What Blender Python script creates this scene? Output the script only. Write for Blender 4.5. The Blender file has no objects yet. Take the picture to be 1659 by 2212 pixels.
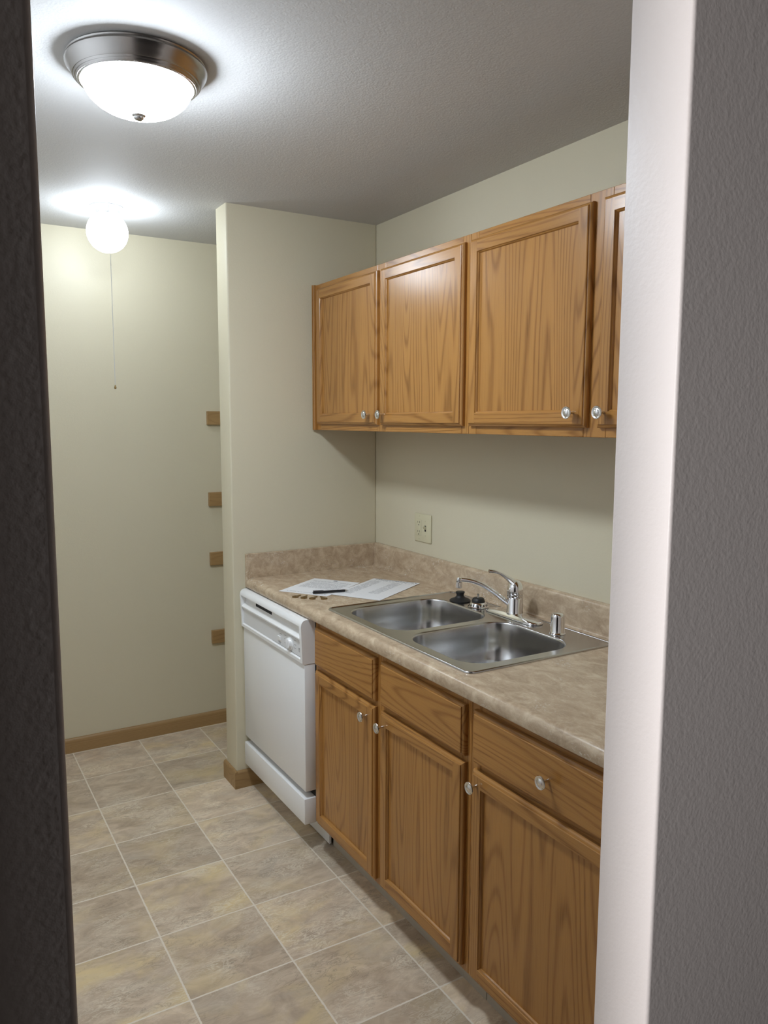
import bpy, bmesh, math, random
from mathutils import Vector, Matrix

scene = bpy.context.scene
COL = scene.collection
PI = math.pi
random.seed(7)

# ------------------------------------------------------------------ camera, world, exposure, light
H = 2.4217                                       # ceiling height
cam_data = bpy.data.cameras.new('camera')
cam_data.sensor_fit = 'VERTICAL'
cam_data.sensor_height = 36.0
cam_data.lens = 1681.43 / 2212 * 36.0
cam_data.clip_start = 0.02
cam = bpy.data.objects.new('camera', cam_data)
COL.objects.link(cam)
_r = Vector((0.8578852606592258, -0.5138310424854103, 0.003246432196856449))
_u = Vector((0.0572455506760232, 0.101851207542925, 0.9931511860989981))
_f = Vector((0.5106425623383261, 0.8518239203617167, -0.1167911907129315))
cam.matrix_world = Matrix(((_r.x, _u.x, -_f.x, -1.78808), (_r.y, _u.y, -_f.y, -3.05448),
                           (_r.z, _u.z, -_f.z, 1.57114), (0, 0, 0, 1)))
scene.camera = cam

scene.view_settings.view_transform = 'Standard'
scene.view_settings.look = 'None'
scene.view_settings.gamma = 1.0
scene.view_settings.use_curve_mapping = False
scene.view_settings.exposure = 1.50
scene.cycles.use_denoising = True
scene.cycles.max_bounces = 14
scene.cycles.diffuse_bounces = 10
scene.cycles.glossy_bounces = 6
scene.cycles.sample_clamp_indirect = 8.0

LAMP_STRENGTH = 38.0                             # flush ceiling lamp (glass bowl)
GLOBE_STRENGTH = 10.0                            # small globe lamp at the back
LAMP_COLOR = (0.89, 0.985, 1.09)
WINDOW_POWER = 38.0                               # daylight from the living-room window behind the camera

world = bpy.data.worlds.new('world')
scene.world = world
world.use_nodes = True
world.node_tree.nodes['Background'].inputs['Color'].default_value = (0.6, 0.68, 0.8, 1)
world.node_tree.nodes['Background'].inputs['Strength'].default_value = 0.15

wl = bpy.data.lights.new('window_daylight', 'AREA')
wl.shape = 'RECTANGLE'; wl.size = 0.6; wl.size_y = 1.3
wl.spread = math.radians(70); wl.energy = WINDOW_POWER; wl.color = (0.96, 0.96, 0.98)
wlo = bpy.data.objects.new('window_daylight', wl)
wlo.location = (-6.03, -2.62, 1.25)
wlo.rotation_euler = (PI / 2, 0, -PI / 2)        # emits towards +X, into the living room
COL.objects.link(wlo)

# ------------------------------------------------------------------ material helpers
def mat(name, color=(0.8, 0.8, 0.8), rough=0.5, metal=0.0, spec=0.5):
    m = bpy.data.materials.new(name); m.use_nodes = True
    b = m.node_tree.nodes['Principled BSDF']
    b.inputs['Base Color'].default_value = (*color, 1)
    b.inputs['Roughness'].default_value = rough
    b.inputs['Metallic'].default_value = metal
    b.inputs['Specular IOR Level'].default_value = spec
    return m

class NT:
    def __init__(s, m):
        s.m = m; s.t = m.node_tree; s.n = s.t.nodes; s.l = s.t.links
        s.b = s.n['Principled BSDF']
    def node(s, typ, **kw):
        n = s.n.new(typ)
        for k, v in kw.items(): setattr(n, k, v)
        return n
    def link(s, a, b): s.l.new(a, b)
    def math(s, op, a, b=None, c=None, clamp=False):
        n = s.n.new('ShaderNodeMath'); n.operation = op; n.use_clamp = clamp
        for i, v in enumerate((a, b, c)):
            if v is None: continue
            if isinstance(v, (int, float)): n.inputs[i].default_value = v
            else: s.l.new(v, n.inputs[i])
        return n.outputs[0]
    def noise(s, vec, scale, detail=2.0, rough=0.5, dist=0.0):
        n = s.n.new('ShaderNodeTexNoise')
        n.inputs['Scale'].default_value = scale; n.inputs['Detail'].default_value = detail
        n.inputs['Roughness'].default_value = rough; n.inputs['Distortion'].default_value = dist
        if vec is not None: s.l.new(vec, n.inputs['Vector'])
        return n.outputs['Fac']
    def coords(s): return s.n.new('ShaderNodeTexCoord').outputs['Object']
    def scaled(s, vec, sc):
        n = s.n.new('ShaderNodeVectorMath'); n.operation = 'MULTIPLY'
        s.l.new(vec, n.inputs[0]); n.inputs[1].default_value = sc
        return n.outputs[0]
    def ramp(s, fac, stops, interp='LINEAR'):
        n = s.n.new('ShaderNodeValToRGB'); n.color_ramp.interpolation = interp
        e = n.color_ramp.elements
        while len(e) < len(stops): e.new(0.5)
        for el, (p, c) in zip(e, stops):
            el.position = p; el.color = (*c, 1) if len(c) == 3 else c
        s.l.new(fac, n.inputs['Fac'])
        return n.outputs['Color']
    def mix(s, fac, a, b, mode='MIX'):
        n = s.n.new('ShaderNodeMix'); n.data_type = 'RGBA'; n.blend_type = mode
        for inp, v in ((n.inputs['Factor'], fac), (n.inputs['A'], a), (n.inputs['B'], b)):
            pass
        ins = [i for i in n.inputs]
        def put(i, v):
            if isinstance(v, (int, float)): i.default_value = v
            elif isinstance(v, tuple): i.default_value = (*v, 1) if len(v) == 3 else v
            else: s.l.new(v, i)
        put(ins[0], fac); put(ins[6], a); put(ins[7], b)
        return n.outputs[2]
    def bump(s, h, strength, dist):
        n = s.n.new('ShaderNodeBump'); n.inputs['Strength'].default_value = strength
        n.inputs['Distance'].default_value = dist
        s.l.new(h, n.inputs['Height']); s.l.new(n.outputs['Normal'], s.b.inputs['Normal'])
    def base(s, c): s.l.new(c, s.b.inputs['Base Color'])

def wall_mat(name, color, bscale=220, bstr=0.25, bdist=0.0012, rough=0.55, vein=0.03):
    m = mat(name, color, rough, spec=0.35); k = NT(m)
    co = k.coords()
    h = k.noise(co, bscale, 2.0, 0.5)
    h2 = k.noise(co, bscale * 0.45, 1.0, 0.5)
    k.bump(k.math('ADD', h, k.math('MULTIPLY', h2, 0.8)), bstr, bdist)
    v = k.noise(co, 1.3, 2.0)
    dark = tuple(c * (1 - vein) for c in color)
    k.base(k.mix(v, color, dark))
    return m

M = {}
M['wall'] = wall_mat('kitchen_wall_paint', (0.635, 0.585, 0.435), 230, 0.22, 0.001, 0.42)
M['wall_white'] = wall_mat('white_fill_wall_paint', (0.84, 0.85, 0.86), 230, 0.22, 0.001, 0.42)  # unseen left wall, made white to bounce fill light across the kitchen
M['taupe'] = wall_mat('taupe_low_bounce_paint', (0.14, 0.125, 0.115), 105, 0.5, 0.003, 0.6)  # unseen living room surfaces, made dark to cut bounced light
M['carpet'] = wall_mat('low_bounce_carpet', (0.08, 0.065, 0.055), 300, 0.8, 0.004, 0.95)  # unseen living room floor, added dark so it bounces little light
M['ceiling'] = wall_mat('ceiling_paint', (0.58, 0.58, 0.575), 190, 0.4, 0.0016, 0.7)
M['front'] = wall_mat('living_room_wall_paint', (0.56, 0.51, 0.485), 130, 0.30, 0.0014, 0.45)
M['white'] = mat('dishwasher_enamel', (0.86, 0.87, 0.87), 0.25)
M['white_panel'] = mat('dishwasher_control_panel', (0.74, 0.755, 0.77), 0.35)
M['grey_mark'] = mat('grey_print', (0.25, 0.26, 0.28), 0.5)
M['black'] = mat('black_plastic', (0.008, 0.008, 0.009), 0.35)
M['rubber'] = mat('black_rubber', (0.012, 0.012, 0.012), 0.5)
M['dark'] = mat('dark_cavity', (0.02, 0.02, 0.02), 0.8)
M['chrome'] = mat('chrome', (0.82, 0.82, 0.83), 0.07, 1.0)
M['nickel'] = mat('satin_nickel', (0.72, 0.71, 0.69), 0.16, 1.0)
M['ivory'] = mat('ivory_plastic', (0.62, 0.58, 0.40), 0.35)
M['brass'] = mat('key_brass', (0.30, 0.205, 0.085), 0.38, 1.0)
M['lampwhite'] = mat('white_lamp_base', (0.55, 0.56, 0.57), 0.4)
M['toe'] = mat('toe_kick_vinyl', (0.46, 0.42, 0.35), 0.6)
M['carcass'] = mat('cabinet_board', (0.35, 0.24, 0.13), 0.6)

def brushed(name, color, rough, scale):
    m = mat(name, color, rough, 1.0); k = NT(m)
    n = k.noise(k.scaled(k.coords(), scale), 1.0, 3.0, 0.6)
    r = k.math('ADD', k.math('MULTIPLY', n, 0.14), rough - 0.07)
    k.link(r, k.b.inputs['Roughness'])
    return m
M['steel'] = mat('satin_stainless', (0.56, 0.56, 0.56), 0.21, 1.0)
M['lampmetal'] = mat('brushed_nickel_lamp', (0.43, 0.415, 0.40), 0.24, 1.0)

def emit(name, strength, color=LAMP_COLOR):
    m = bpy.data.materials.new(name); m.use_nodes = True
    b = m.node_tree.nodes['Principled BSDF']
    b.inputs['Base Color'].default_value = (0.85, 0.85, 0.85, 1)
    b.inputs['Emission Color'].default_value = (*color, 1)
    b.inputs['Emission Strength'].default_value = strength
    b.inputs['Roughness'].default_value = 0.3
    return m
M['bowl'] = emit('lit_frosted_glass_bowl', LAMP_STRENGTH)
M['globe'] = emit('lit_opal_globe', GLOBE_STRENGTH)

def oak(name, axis, light=(0.41, 0.195, 0.050), dark=(0.165, 0.060, 0.009), rough=0.245):
    m = mat(name, light, rough, spec=0.5); k = NT(m)
    co = k.coords()
    rnd = k.n.new('ShaderNodeObjectInfo').outputs['Random']
    off = k.n.new('ShaderNodeVectorMath'); off.operation = 'ADD'
    cmb = k.n.new('ShaderNodeCombineXYZ')
    for i, s_ in enumerate((31.0, 17.0, 53.0)): k.link(k.math('MULTIPLY', rnd, s_), cmb.inputs[i])
    k.link(co, off.inputs[0]); k.link(cmb.outputs[0], off.inputs[1])
    v = off.outputs[0]
    def st(a, l): return (a, a, l) if axis == 'Z' else (a, l, a)
    n1 = k.noise(k.scaled(v, st(5.5, 0.50)), 1.0, 1.2, 0.40)
    wob = k.noise(k.scaled(v, st(40, 5)), 1.0, 2.0, 0.5)
    ph = k.math('ADD', k.math('MULTIPLY', n1, 190.0), k.math('MULTIPLY', wob, 2.6))
    sn = k.math('ADD', k.math('MULTIPLY', k.math('SINE', ph), 0.5), 0.5)
    ring = k.math('POWER', sn, 4.5)
    n2 = k.noise(k.scaled(v, st(3.0, 1.0)), 1.0, 2.0, 0.5)
    amt = k.math('MULTIPLY', ring, k.math('ADD', k.math('MULTIPLY', n2, 0.7), 0.12))
    pore = k.noise(k.scaled(v, st(420, 9)), 1.0, 2.0, 0.6)
    pm = k.math('MULTIPLY', k.math('SUBTRACT', pore, 0.50, clamp=True), 2.6, clamp=True)
    pm = k.math('MULTIPLY', pm, k.math('ADD', k.math('MULTIPLY', ring, 0.6), 0.4))
    broad = k.noise(k.scaled(v, st(14, 1.2)), 1.0, 2.0, 0.5)
    c = k.mix(broad, tuple(x * 1.13 for x in light), tuple(x * 0.85 for x in light))
    c = k.mix(amt, c, dark)
    c = k.mix(pm, c, tuple(x * 0.75 for x in dark))
    k.base(c)
    k.bump(k.math('SUBTRACT', 1.0, pm), 0.12, 0.0004)
    return m
M['oakV'] = oak('oak_vertical_grain', 'Z')
M['oakH'] = oak('oak_horizontal_grain', 'Y')
M['trimoak'] = oak('oak_trim', 'Y', (0.36, 0.225, 0.095), (0.25, 0.14, 0.055), 0.45)
def oak_x():
    m = oak('oak_trim_crosswise', 'Y', (0.36, 0.225, 0.095), (0.25, 0.14, 0.055), 0.45)
    for n in m.node_tree.nodes:
        if n.bl_idname == 'ShaderNodeVectorMath' and n.operation == 'MULTIPLY':
            x, y, z = n.inputs[1].default_value
            n.inputs[1].default_value = (y, x, z)
    return m
M['trimoakX'] = oak_x()

def laminate():
    m = mat('travertine_laminate', (0.600, 0.450, 0.300), 0.24, spec=0.5); k = NT(m)
    co = k.coords()
    a = k.noise(k.scaled(co, (27, 16, 27)), 1.0, 8.0, 0.66, 0.7)
    c = k.ramp(a, [(0.30, (0.338, 0.244, 0.158)), (0.5, (0.488, 0.372, 0.252)), (0.70, (0.660, 0.540, 0.383))])
    b = k.noise(k.scaled(co, (120, 70, 120)), 1.0, 5.0, 0.7, 1.2)
    c = k.mix(k.math('MULTIPLY', b, 0.45), c, k.ramp(b, [(0.35, (0.300, 0.217, 0.135)), (0.65, (0.630, 0.510, 0.367))]))
    f1 = k.noise(k.scaled(co, (90, 55, 90)), 1.0, 4.0, 0.6, 2.0)
    f2 = k.noise(k.scaled(co, (9, 7, 9)), 1.0, 2.0, 0.5)
    fl = k.math('MULTIPLY', k.math('SUBTRACT', f1, 0.575, clamp=True), 11.0, clamp=True)
    gate = k.math('MULTIPLY', k.math('SUBTRACT', f2, 0.50, clamp=True), 7.0, clamp=True)
    c = k.mix(k.math('MULTIPLY', k.math('MULTIPLY', fl, gate), 0.8), c, (0.74, 0.70, 0.60))
    k.base(c)
    return m
M['laminate'] = laminate()

GX, GY, GP = -1.2341, 0.4176, 0.3059
def floor_mat():
    m = mat('slate_look_vinyl_tile', (0.525, 0.438, 0.350), 0.42, spec=0.45); k = NT(m)
    co = k.coords()
    sep = k.n.new('ShaderNodeSeparateXYZ'); k.link(co, sep.inputs[0])
    u = k.math('DIVIDE', k.math('SUBTRACT', sep.outputs[0], GX), GP)
    v = k.math('DIVIDE', k.math('SUBTRACT', sep.outputs[1], GY), GP)
    wob = k.math('MULTIPLY', k.math('SUBTRACT', k.noise(co, 90, 2), 0.5), 0.012)
    def edge(a):
        fr = k.math('FRACT', a)
        return k.math('MINIMUM', fr, k.math('SUBTRACT', 1.0, fr))
    e = k.math('ADD', k.math('MINIMUM', edge(u), edge(v)), wob)
    grout = k.math('LESS_THAN', e, 0.0085)
    iu, iv = k.math('FLOOR', u), k.math('FLOOR', v)
    cid = k.n.new('ShaderNodeCombineXYZ'); k.link(iu, cid.inputs[0]); k.link(iv, cid.inputs[1])
    wn = k.n.new('ShaderNodeTexWhiteNoise'); wn.noise_dimensions = '3D'; k.link(cid.outputs[0], wn.inputs['Vector'])
    rc = k.n.new('ShaderNodeSeparateColor'); k.link(wn.outputs['Color'], rc.inputs[0])
    r1, r2, r3 = rc.outputs
    ofs = k.n.new('ShaderNodeVectorMath'); ofs.operation = 'MULTIPLY_ADD'
    k.link(wn.outputs['Color'], ofs.inputs[0]); ofs.inputs[1].default_value = (37, 23, 11); k.link(co, ofs.inputs[2])
    tv = ofs.outputs[0]
    a = k.noise(k.scaled(tv, (8, 14, 8)), 1.0, 9.0, 0.66, 0.9)
    base = k.ramp(a, [(0.28, (0.376, 0.289, 0.206)), (0.5, (0.551, 0.438, 0.319)), (0.72, (0.735, 0.612, 0.464))])
    # ochre clouds on some tiles
    o = k.noise(k.scaled(tv, (4, 6, 4)), 1.0, 4.0, 0.55, 0.4)
    om = k.math('MULTIPLY', k.math('MULTIPLY', k.math('SUBTRACT', o, 0.47, clamp=True), 5.0, clamp=True), k.math('MULTIPLY', r2, 0.95))
    base = k.mix(om, base, (0.750, 0.595, 0.324))
    # grey clouds
    g = k.noise(k.scaled(tv, (6, 10, 5)), 1.0, 5.0, 0.6, 0.6)
    gm = k.math('MULTIPLY', k.math('MULTIPLY', k.math('SUBTRACT', g, 0.5, clamp=True), 4.0, clamp=True), k.math('MULTIPLY', r3, 0.55))
    base = k.mix(gm, base, (0.595, 0.551, 0.473))
    # pale cleft ridges and dark clefts of the slate print, mostly running across
    w = k.noise(k.scaled(tv, (16, 44, 16)), 1.0, 7.0, 0.68, 1.6)
    rid = k.math('SUBTRACT', 1.0, k.math('MULTIPLY', k.math('ABSOLUTE', k.math('SUBTRACT', w, 0.5)), 22.0), clamp=True)
    gate = k.math('MULTIPLY', k.math('SUBTRACT', k.noise(k.scaled(tv, (6, 8, 6)), 1.0, 3.0), 0.45, clamp=True), 5.0, clamp=True)
    rid = k.math('MULTIPLY', k.math('MULTIPLY', rid, gate), 0.75)
    base = k.mix(rid, base, (0.82, 0.75, 0.60))
    w2 = k.noise(k.scaled(tv, (15, 38, 12)), 1.0, 6.0, 0.66, 1.3)
    ck = k.math('SUBTRACT', 1.0, k.math('MULTIPLY', k.math('ABSOLUTE', k.math('SUBTRACT', w2, 0.44)), 26.0), clamp=True)
    gate2 = k.math('MULTIPLY', k.math('SUBTRACT', k.noise(k.scaled(tv, (7, 7, 6)), 1.0, 2.0), 0.48, clamp=True), 5.0, clamp=True)
    base = k.mix(k.math('MULTIPLY', k.math('MULTIPLY', ck, gate2), 0.6), base, (0.263, 0.201, 0.140))
    # tile to tile value
    val = k.math('ADD', k.math('MULTIPLY', r1, 0.34), 0.84)
    vm = k.n.new('ShaderNodeVectorMath'); vm.operation = 'SCALE'
    k.link(base, vm.inputs[0]); k.link(val, vm.inputs['Scale'])
    c = k.mix(grout, vm.outputs[0], (0.76, 0.69, 0.58))
    k.base(c)
    hh = k.math('SUBTRACT', k.math('ADD', w, k.math('MULTIPLY', w2, 0.5)), k.math('MULTIPLY', grout, 0.8))
    k.bump(hh, 0.25, 0.002)
    return m
M['floor'] = floor_mat()

def paper_mat(name, kind):
    """printed sheet; object coords: x along the line direction, y up the page, metres"""
    m = mat(name, (0.80, 0.81, 0.82), 0.6); k = NT(m)
    co = k.coords(); sep = k.n.new('ShaderNodeSeparateXYZ'); k.link(co, sep.inputs[0])
    x, y = sep.outputs[0], sep.outputs[1]
    def band(a, lo, hi): return k.math('MULTIPLY', k.math('GREATER_THAN', a, lo), k.math('LESS_THAN', a, hi))
    words = k.math('GREATER_THAN', k.noise(k.scaled(co, (230, 60, 1)), 1.0, 1.0), 0.44)
    fr = k.math('FRACT', k.math('DIVIDE', y, 0.0052))
    line = k.math('MULTIPLY', k.math('LESS_THAN', fr, 0.42), words)
    if kind == 'letter':
        reg = k.math('MULTIPLY', band(x, 0.022, 0.195), k.math('ADD', band(y, 0.215, 0.24), k.math('ADD', band(y, 0.105, 0.205), band(y, 0.02, 0.03))))
        logo = k.math('MULTIPLY', band(x, 0.1, 0.118), band(y, 0.252, 0.266))
        ink = k.math('ADD', k.math('MULTIPLY', k.math('MULTIPLY', line, reg), 0.75), k.math('MULTIPLY', logo, 0.9), clamp=True)
    else:
        head = k.math('MULTIPLY', band(x, 0.012, 0.204), k.math('ADD', band(y, 0.326, 0.340), band(y, 0.309, 0.313)))
        c1 = k.math('MULTIPLY', band(x, 0.014, 0.06), band(y, 0.05, 0.30))
        c2 = k.math('MULTIPLY', band(x, 0.112, 0.155), band(y, 0.09, 0.30))
        rule = k.math('MULTIPLY', k.math('MULTIPLY', band(x, 0.014, 0.2), band(y, 0.03, 0.30)), k.math('LESS_THAN', k.math('FRACT', k.math('DIVIDE', y, 0.0104)), 0.09))
        txt = k.math('MULTIPLY', line, k.math('ADD', c1, c2, clamp=True))
        ink = k.math('ADD', k.math('MULTIPLY', k.math('MULTIPLY', head, words), 0.75), k.math('ADD', k.math('MULTIPLY', txt, 0.75), k.math('MULTIPLY', rule, 0.25)), clamp=True)
    k.base(k.mix(ink, (0.80, 0.81, 0.82), (0.10, 0.11, 0.14)))
    return m
M['letter'] = paper_mat('printed_letter_paper', 'letter')
M['form'] = paper_mat('printed_form_paper', 'form')

# ------------------------------------------------------------------ object helpers
ORG = {}
def tag(o, label=None, cat=None, group=None, kind=None):
    if label: o['label'] = label
    if cat: o['category'] = cat
    if group: o['group'] = group
    if kind: o['kind'] = kind
    return o

def thing(name, loc, label, cat, group=None):
    o = bpy.data.objects.new(name, None)
    o.empty_display_size = 0.05
    o.location = loc; COL.objects.link(o); ORG[o] = Vector(loc)
    return tag(o, label, cat, group)

def obj(name, bm, mats, parent=None, smooth=None, loc=None, label=None):
    """mesh object from a bmesh given in world coordinates"""
    org = ORG[parent] if parent is not None else Vector(loc if loc is not None else (0, 0, 0))
    if org.length: bmesh.ops.translate(bm, verts=bm.verts, vec=-org)
    bmesh.ops.recalc_face_normals(bm, faces=bm.faces)
    me = bpy.data.meshes.new(name)
    if smooth is not None:
        for f in bm.faces: f.smooth = True
    bm.to_mesh(me); bm.free()
    if not isinstance(mats, (list, tuple)): mats = [mats]
    for m in mats: me.materials.append(m)
    if smooth is not None: me.set_sharp_from_angle(angle=math.radians(smooth))
    o = bpy.data.objects.new(name, me); COL.objects.link(o)
    if parent is not None: o.parent = parent
    else: o.location = org
    ORG[o] = org
    if label: o['label'] = label
    return o

def struct(name, bm, m, smooth=None):
    return tag(obj(name, bm, m, None, smooth), kind='structure')

def box(bm, x0, x1, y0, y1, z0, z1, bev=0.0, seg=2, mi=0):
    r = bmesh.ops.create_cube(bm, size=1.0)
    vs = r['verts']
    for v in vs:
        v.co = Vector((x0 if v.co.x < 0 else x1, y0 if v.co.y < 0 else y1, z0 if v.co.z < 0 else z1))
    fs = {f for v in vs for f in v.link_faces}
    for f in fs: f.material_index = mi
    if bev:
        es = list({e for v in vs for e in v.link_edges})
        bmesh.ops.bevel(bm, geom=es, offset=bev, segments=seg, affect='EDGES', profile=0.5)
    return bm

def box_v(bm, x0, x1, y0, y1, z0, z1, bev=0.008, seg=4):
    """box with only its upright edges rounded (drywall corner bead)"""
    r = bmesh.ops.create_cube(bm, size=1.0); vs = r['verts']
    for v in vs:
        v.co = Vector((x0 if v.co.x < 0 else x1, y0 if v.co.y < 0 else y1, z0 if v.co.z < 0 else z1))
    es = [e for e in {e for v in vs for e in v.link_edges} if abs(e.verts[0].co.z - e.verts[1].co.z) > 0.01]
    bmesh.ops.bevel(bm, geom=es, offset=bev, segments=seg, affect='EDGES', profile=0.5)
    return bm

def lathe(bm, prof, center, axis='Z', n=40, cap=True):
    """prof: list of (r, h); revolve about axis through center"""
    c = Vector(center); rings = []
    def P(r, h, a):
        ca, sa = math.cos(a) * r, math.sin(a) * r
        if axis == 'Z': return c + Vector((ca, sa, h))
        if axis == '-X': return c + Vector((-h, ca, sa))
        if axis == 'Y': return c + Vector((ca, h, sa))
    for r, h in prof:
        if r < 1e-6: rings.append([bm.verts.new(P(0, h, 0))])
        else: rings.append([bm.verts.new(P(r, h, 2 * PI * i / n)) for i in range(n)])
    for a, b in zip(rings, rings[1:]):
        for i in range(n):
            j = (i + 1) % n
            if len(a) == 1 and len(b) == 1: continue
            if len(a) == 1: bm.faces.new((a[0], b[i], b[j]))
            elif len(b) == 1: bm.faces.new((a[i], a[j], b[0]))
            else: bm.faces.new((a[i], a[j], b[j], b[i]))
    if cap:
        for rg in (rings[0], rings[-1]):
            if len(rg) > 2: bm.faces.new(rg)
    return bm

def smooth_path(pts, sub=6):
    pts = [Vector(p) for p in pts]; out = []
    for i in range(len(pts) - 1):
        p0 = pts[max(i - 1, 0)]; p1 = pts[i]; p2 = pts[i + 1]; p3 = pts[min(i + 2, len(pts) - 1)]
        for k in range(sub):
            t = k / sub
            out.append(0.5 * ((2 * p1) + (-p0 + p2) * t + (2 * p0 - 5 * p1 + 4 * p2 - p3) * t * t + (-p0 + 3 * p1 - 3 * p2 + p3) * t ** 3))
    out.append(pts[-1]); return out

def tube(bm, pts, radii, n=14, flat=1.0):
    """swept tube; flat squashes the section's vertical axis"""
    rings = []
    N = len(pts)
    for i, p in enumerate(pts):
        d = (pts[min(i + 1, N - 1)] - pts[max(i - 1, 0)]).normalized()
        side = d.cross(Vector((0, 0, 1)))
        if side.length < 1e-3: side = Vector((1, 0, 0))
        side.normalize(); up = side.cross(d).normalized()
        r = radii[i] if isinstance(radii, (list, tuple)) else radii
        rings.append([bm.verts.new(p + side * math.cos(2 * PI * k / n) * r + up * math.sin(2 * PI * k / n) * r * flat) for k in range(n)])
    for a, b in zip(rings, rings[1:]):
        for i in range(n): bm.faces.new((a[i], a[(i + 1) % n], b[(i + 1) % n], b[i]))
    bm.faces.new(rings[0]); bm.faces.new(rings[-1])
    return bm

def prism_y(bm, prof, y0, y1, mi=0):
    """closed (x, z) polygon extruded along Y"""
    a = [bm.verts.new((x, y0, z)) for x, z in prof]; b = [bm.verts.new((x, y1, z)) for x, z in prof]
    n = len(prof); fs = [bm.faces.new(a), bm.faces.new(b)]
    for i in range(n): fs.append(bm.faces.new((a[i], a[(i + 1) % n], b[(i + 1) % n], b[i])))
    for f in fs: f.material_index = mi
    return bm

def prism_x(bm, prof, x0, x1, mi=0):
    a = [bm.verts.new((x0, y, z)) for y, z in prof]; b = [bm.verts.new((x1, y, z)) for y, z in prof]
    n = len(prof); fs = [bm.faces.new(a), bm.faces.new(b)]
    for i in range(n): fs.append(bm.faces.new((a[i], a[(i + 1) % n], b[(i + 1) % n], b[i])))
    for f in fs: f.material_index = mi
    return bm

def NB(): return bmesh.new()

# ------------------------------------------------------------------ setting
W, T, D = 0.6886, 0.1242, 0.7441                 # partition width and thickness, far wall
JX, JF, JB = -0.700, -2.183, -2.053              # front wall: opening edge, room face, kitchen face
JL = -1.667
XL, XR, YB = -1.98, 3.0, -6.2                    # kitchen left wall, living room right wall, back wall
XLL = -6.0

struct('floor', box(NB(), XL - 0.1, 0.1, -2.12, D, -0.05, 0.0), M['floor'])
struct('floor_living', box(NB(), XLL, XR, YB, -2.12, -0.05, 0.0), M['carpet'])
struct('ceiling', box(NB(), XL - 0.1, 0.1, -2.12, D, H, H + 0.05), M['ceiling'])
struct('ceiling_living', box(NB(), XLL, XR, YB, -2.12, H, H + 0.05), M['taupe'])
struct('wall_far', box(NB(), XL - 0.1, 0.1, D, D + 0.1, 0, H), M['wall'])
struct('wall_right', box(NB(), 0, 0.1, JF, D, 0, H), M['wall'])
struct('wall_left', box(NB(), XL - 0.1, XL, JB, D, 0, H), M['wall_white'])
struct('wall_partition', box_v(NB(), -W, 0, 0, T, 0, H, 0.007), M['wall'], 30)
struct('wall_front_right', box_v(NB(), JX, XR, JF, JB, 0, H, 0.006), M['front'], 30)
struct('wall_front_left', box_v(NB(), XLL, JL, JF, JB, 0, H, 0.009), M['front'], 30)
b = NB()
for (y0, y1, z0, z1) in ((YB, -2.97, 0, H), (-2.27, JF, 0, H), (-2.97, -2.27, 0, 0.8), (-2.97, -2.27, 2.1, H)):
    box(b, XLL - 0.1, XLL, y0, y1, z0, z1)
struct('wall_living_left', b, M['taupe'])
struct('wall_living_right', box(NB(), XR, XR + 0.1, YB, JF, 0, H), M['taupe'])
struct('wall_back', box(NB(), XLL, XR, YB - 0.1, YB, 0, H), M['taupe'])
struct('added_light_blocker', box(NB(), XLL, -2.25, JF - 0.085, JF, 0, H), M['taupe'])  # added, out of view: keeps window light off the left front wall face
b = NB()
for (y0, y1, z0, z1) in ((-2.97, -2.92, 0.8, 2.1), (-2.32, -2.27, 0.8, 2.1), (-2.92, -2.32, 0.8, 0.85), (-2.92, -2.32, 2.05, 2.1), (-2.92, -2.32, 1.43, 1.47)):
    box(b, XLL - 0.02, XLL + 0.01, y0, y1, z0, z1)
struct('window_1', b, M['lampwhite'])

BBP = lambda s, h=0.07, t=0.012: [(0, 0), (s * t, 0), (s * t, h - 0.012), (s * t * 0.8, h - 0.004), (s * t * 0.35, h), (0, h)]
struct('baseboard_far', prism_x(NB(), [(D + y, z) for y, z in BBP(-1)], XL, 0), M['trimoakX'], 40)
b = NB()
prism_x(b, [(y, z) for y, z in BBP(-1, 0.077)], -W - 0.011, -0.56)
prism_y(b, [(-W + x, z) for x, z in BBP(-1, 0.077)], -0.011, T + 0.011)
struct('baseboard_partition', b, M['trimoakX'], 40)

# ------------------------------------------------------------------ cabinets
def rect_ring(bm, xb, y0, y1, z0, z1, prof, wide, band=None):
    """frame swept round a rectangle on plane x = xb, facing -X. prof: (inset, height). band: index of the profile
    step that is the flat face; it gets butt joints (stiles through). material 0 upright grain, 1 level grain"""
    def loop(d, h): return [(xb - h, y0 + d, z0 + d), (xb - h, y1 - d, z0 + d), (xb - h, y1 - d, z1 - d), (xb - h, y0 + d, z1 - d)]
    for i in range(len(prof) - 1):
        A, B = loop(*prof[i]), loop(*prof[i + 1])
        if i == band:
            h = prof[i][1]; x = xb - h; d0, d1 = prof[i][0], prof[i + 1][0]
            Y0, Y1, Z0, Z1 = y0 + d0, y1 - d0, z0 + d0, z1 - d0; y0i, y1i, z0i, z1i = y0 + d1, y1 - d1, z0 + d1, z1 - d1
            for (a, b_, c, d, mi) in ((Y0, y0i, Z0, Z1, 0), (y1i, Y1, Z0, Z1, 0), (y0i, y1i, Z0, z0i, 1), (y0i, y1i, z1i, Z1, 1)):
                f = bm.faces.new([bm.verts.new(p) for p in ((x, a, c), (x, b_, c), (x, b_, d), (x, a, d))]); f.material_index = mi
            continue
        for k in range(4):
            j = (k + 1) % 4
            f = bm.faces.new([bm.verts.new(p) for p in (A[k], A[j], B[j], B[k])])
            f.material_index = 1 if k in (0, 2) else 0
    return bm

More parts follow.
